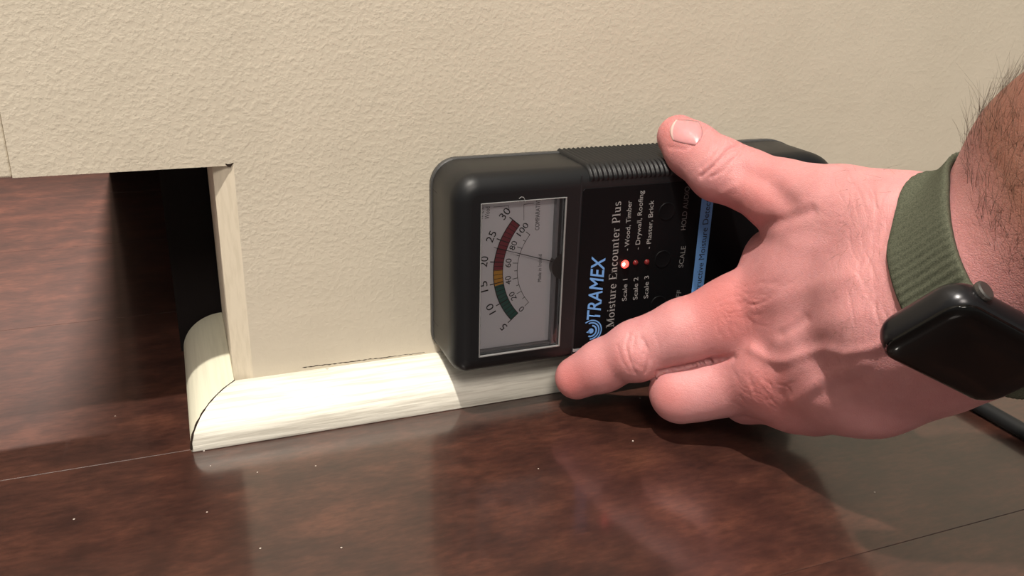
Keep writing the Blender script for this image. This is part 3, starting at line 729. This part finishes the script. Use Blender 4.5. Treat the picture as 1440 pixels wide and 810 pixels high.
# sight-line hits on the skin, used to seat the nail, the strap and the hairs
def march(o, d, t0, t1, n=90):
    o = np.atleast_2d(o); d = np.atleast_2d(d); t = np.full(len(o), float(t0))
    for _ in range(n): t = np.minimum(t+sdf(o+d*t[:, None])*.9, t1)
    return o+d*t[:, None]
def on_skin(P, off):
    D = np.stack([(P[:, 0]-CX)/F, (P[:, 1]-CY)/F, np.ones(len(P))], 1); D /= np.linalg.norm(D, axis=1)[:, None]
    H = march(np.zeros_like(D), D, 120, 420); g = grad(H); g /= np.linalg.norm(g, axis=1)[:, None]; return H+g*off, g
nu, nv = 18, 14; P = []
ax_ = np.array([-.96, -.13]); pe = np.array([.13, -.96]); cN = np.array([965.0, 185.5])
for i in range(nu+1):
    for j in range(nv+1):
        a = i/nu*2-1; b = j/nv*2-1
        s_ = (1-.22*max(0, a)**2*b*b - .30*max(0, -a)**2*b*b)
        P.append(cN + ax_*a*24*s_*(1-.10*b*b) + pe*b*17.5*(1-.12*max(0, a)))
P = np.array(P)
B = np.array([[i/nu*2-1, j/nv*2-1] for i in range(nu+1) for j in range(nv+1)])
Hs, gs = on_skin(P, 0.0)
off = .38-.33*np.maximum(np.abs(B[:, 0])**6, np.abs(B[:, 1])**6)
Nt = c2w(Hs+gs*off[:, None]); Nb = c2w(Hs-gs*.5)
fq = [(i*(nv+1)+j, (i+1)*(nv+1)+j, (i+1)*(nv+1)+j+1, i*(nv+1)+j+1) for i in range(nu) for j in range(nv)]
nT = len(Nt)
per = [i*(nv+1) for i in range(nu+1)] + [nu*(nv+1)+j for j in range(1, nv+1)] + [i*(nv+1)+nv for i in range(nu-1, -1, -1)] + [j for j in range(nv-1, 0, -1)]
fs_ = [(per[i], per[(i+1) % len(per)], nT+per[(i+1) % len(per)], nT+per[i]) for i in range(len(per))]
mi = [1 if f[0]//(nv+1) >= nu-2 else 0 for f in fq] + [0]*(len(fs_))
nail = fixn(mesh('thumbnail', np.concatenate([Nt, Nb]), fq+fs_, NAIL, hand, smooth=True, mats=[NAIL, NAILE], midx=mi))

# hairs: forearm (dense, dark) and sparse fine ones near the wrist
rng = np.random.default_rng(5)
sx = (HV-WR)@WA
def hairs(idx, L0, L1, r, name, lean):
    V = []; Fc = []
    for i in idx:
        p = HV2[i]; n = HN[i]; L = rng.uniform(L0, L1)
        d = WA*lean[0] + np.array([-.35, -.75, 0])*lean[1] + rng.normal(0, .35, 3); d -= n*(d@n); d /= np.linalg.norm(d)
        cur = rng.normal(0, .35, 3)
        pts = []
        for t in (0, .35, .7, 1.0): pts.append(p + n*L*(.42*t-.12*t*t) + d*L*t*.85 + cur*L*t*t*.5)
        tv, tf = tube(c2w(np.array(pts)), [r, r*.85, r*.6, r*.2], 3); o = len(V); V += tv; Fc += [tuple(q+o for q in f) for f in tf]
    return mesh(name, V, Fc, HAIR, hand, smooth=True, kind='stuff')
fa = np.where((sx > 13) & (sx < 95) & (G[:, 2] < .45))[0]
hairs(rng.choice(fa, 4600, replace=False), 4, 12, .032, 'arm_hair', (.35, .8))
hb = np.where((px_[:, 0] > 1170) & (px_[:, 0] < 1262) & (px_[:, 1] > 236) & (px_[:, 1] < 480) & (facing > .3) & (sx < 0))[0]
hairs(rng.choice(hb, 60, replace=False), 2, 5, .022, 'hand_hair', (-.2, -.5))

# ---------------------------------------------------------------- wristwatch
watch = empty('wristwatch', c2w(WR), label='black square smartwatch on an olive woven strap around the wrist', category='watch')
def wpart(name, V, Fc, m, **kw):
    o = mesh(name, V, Fc, m, None, **kw); reparent(o, watch); return o
# strap follows the wrist
NA, NT = 14, 420; A0, A1 = -8.5, 8.5
ths = np.linspace(0, 2*math.pi, NT, endpoint=False)
def strap_o(a):
    up_ = np.clip(-np.sin(ths), 0, 1)**1.6; return WR+WV*16+WU+(a*(1-.80*up_) + 7.0*up_ - 3*np.clip(np.sin(ths)+.45, 0, 1))[:, None]*WA
def strap_r(a):
    D = np.cos(ths)[:, None]*WV+np.sin(ths)[:, None]*WU
    up_ = np.clip(-np.sin(ths), 0, 1)**1.6; al = a*(1-.80*up_) + 7.0*up_ - 3*np.clip(np.sin(ths)+.45, 0, 1)     # the band narrows and drifts towards the elbow on top
    O = WR+WV*16+WU+al[:, None]*WA
    H = march(O+D*70, -D, 0, 70); return np.linalg.norm(H-O, axis=1), O, D
def rconv(a):
    rm = strap_r(a)[0]
    for _ in range(30): rm = np.maximum(rm, (np.roll(rm, 2)+np.roll(rm, -2))/2*math.cos(2*2*math.pi/NT)**-1*.9995)
    return rm
STRAP = mat('woven_nylon', (.085, .092, .062), .85, .15)
v = coords(STRAP); wv = noise(STRAP, v, 2200, 3, .7)
lk(STRAP, ramp(STRAP, wv, [(.35, (.046, .050, .034)), (.65, (.098, .104, .072))]), pr(STRAP).inputs['Base Color'])
lk(STRAP, bump(STRAP, wv, .6, .0004), pr(STRAP).inputs['Normal'])
V = []; Fc = []
rows = [(A0, .2), (A0, 1.6), (A0+.5, 2.1)] + [(A0+.5+(A1-A0-1)*k/NA, 2.2) for k in range(1, NA)] + [(A1-.5, 2.1), (A1, 1.6), (A1, .2)]
RR = np.array([rconv(a) for a, t in rows]); RR = RR*.5+RR.mean(0)*.5
RR = np.maximum(RR, np.array([strap_r(a)[0] for a, t in rows]))
wrib = .5-.5*np.cos(ths*84); zone = np.clip(.3+.8*np.exp(-((ths-math.pi*.9)/.4)**2), 0, 1)
for (a, t), base in zip(rows, RR):
    rr = base+t-(.5*wrib*zone if t > 2.05 else 0)
    O_ = strap_o(a)
    for k in range(NT): V.append(O_[k]+(WV*math.cos(ths[k])+WU*math.sin(ths[k]))*rr[k])
nr = len(rows)
for i in range(nr):
    for k in range(NT):
        if i < nr-1: Fc.append((i*NT+k, i*NT+(k+1) % NT, (i+1)*NT+(k+1) % NT, (i+1)*NT+k))
    if i == nr-1:
        for k in range(NT): Fc.append((i*NT+k, i*NT+(k+1) % NT, (k+1) % NT, k))
fixn(wpart('strap', c2w(np.array(V)), Fc, STRAP, smooth=True))
# case: rounded block
def rrect(hx, hy, r, n=8):
    P = []
    for (sx_, sy_, a0) in ((1, 1, 0), (-1, 1, 90), (-1, -1, 180), (1, -1, 270)):
        for a in np.linspace(math.radians(a0), math.radians(a0+90), n): P.append((sx_*(hx-r)+r*math.cos(a), sy_*(hy-r)+r*math.sin(a)))
    return P
def wloft(levels, close=(True, True)):
    V = []; n = len(levels[0][1]); Fc = []
    for u, P in levels: V += [CO+WV*a+WA*b+WU*u for a, b in P]
    for L in range(len(levels)-1):
        for i in range(n): Fc.append((L*n+i, L*n+(i+1) % n, (L+1)*n+(i+1) % n, (L+1)*n+i))
    if close[0]: Fc.append(tuple(range(n))[::-1])
    if close[1]: Fc.append(tuple(range((len(levels)-1)*n, len(levels)*n)))
    return c2w(np.array(V)), Fc
HXc, HYc = 18.3, 12.2
lv = []
for a in np.linspace(-1, 1, 9): lv.append((-.6+3.6*math.sin(a*math.pi/2), rrect(HXc-2.0*(1-math.cos(a*math.pi/2)), HYc-2.0*(1-math.cos(a*math.pi/2)), 6.2-1.6*(1-math.cos(a*math.pi/2)))))
fixn(wpart('case', *wloft(lv), ALU, smooth=True))
lv = [(2.6, rrect(HXc-.6, HYc-.6, 5.4)), (3.2, rrect(HXc-1.1, HYc-1.1, 5.0)), (3.9, rrect(HXc-2.2, HYc-2.2, 4.4)), (4.1, rrect(HXc-3.2, HYc-3.2, 3.6)), (4.12, rrect(HXc-8, HYc-8, 1))]
fixn(wpart('screen', *wloft(lv), GLOSSB, smooth=True))
lv = [(-4.0, rrect(8.5, 8.5, 8.0)), (-6.5, rrect(6, 6, 5.8))]
fixn(wpart('sensor_back', *wloft(lv), ALU, smooth=True))
# crown on the elbow side
cc_ = CO + WA*(HYc+.0) - WV*11.5 + WU*(-1.6)
pts = [cc_-WA*.8, cc_+WA*.1, cc_+WA*.9, cc_+WA*1.2]
V, Fc = tube(pts, [2.0, 2.3, 2.3, 1.9], 28); V = c2w(np.array(V)); fixn(wpart('crown', V, Fc, CROWN))
b0_ = CO + WA*(HYc+.15) + WV*6
V = [b0_+WV*(4.5*math.cos(t)*(1 if abs(math.cos(t)) > .1 else 1))+WU*(1.1*math.sin(t)-.4)+WA*s for s in (-.3, .35) for t in np.linspace(0, 2*math.pi, 20, endpoint=False)]
n = 20; Fc = [(i, (i+1) % n, n+(i+1) % n, n+i) for i in range(n)] + [tuple(range(n))[::-1], tuple(range(n, 2*n))]
fixn(wpart('side_button', c2w(np.array(V)), Fc, ALU))

# ---------------------------------------------------------------- cable on the floor
pts = []
for t in np.linspace(0, 1, 30):
    pts.append((256.5-4*t*t + 1.2*math.sin(t*5), -30-260*t, 2.75))
V, Fc = [], []
path = pts; tvs = []
n = 12
V, Fc = tube(path, 2.6, n)
cb = mesh('cable', V, Fc, CABLE, smooth=True, label='black braided cable lying on the floor below the wrist', category='cable')
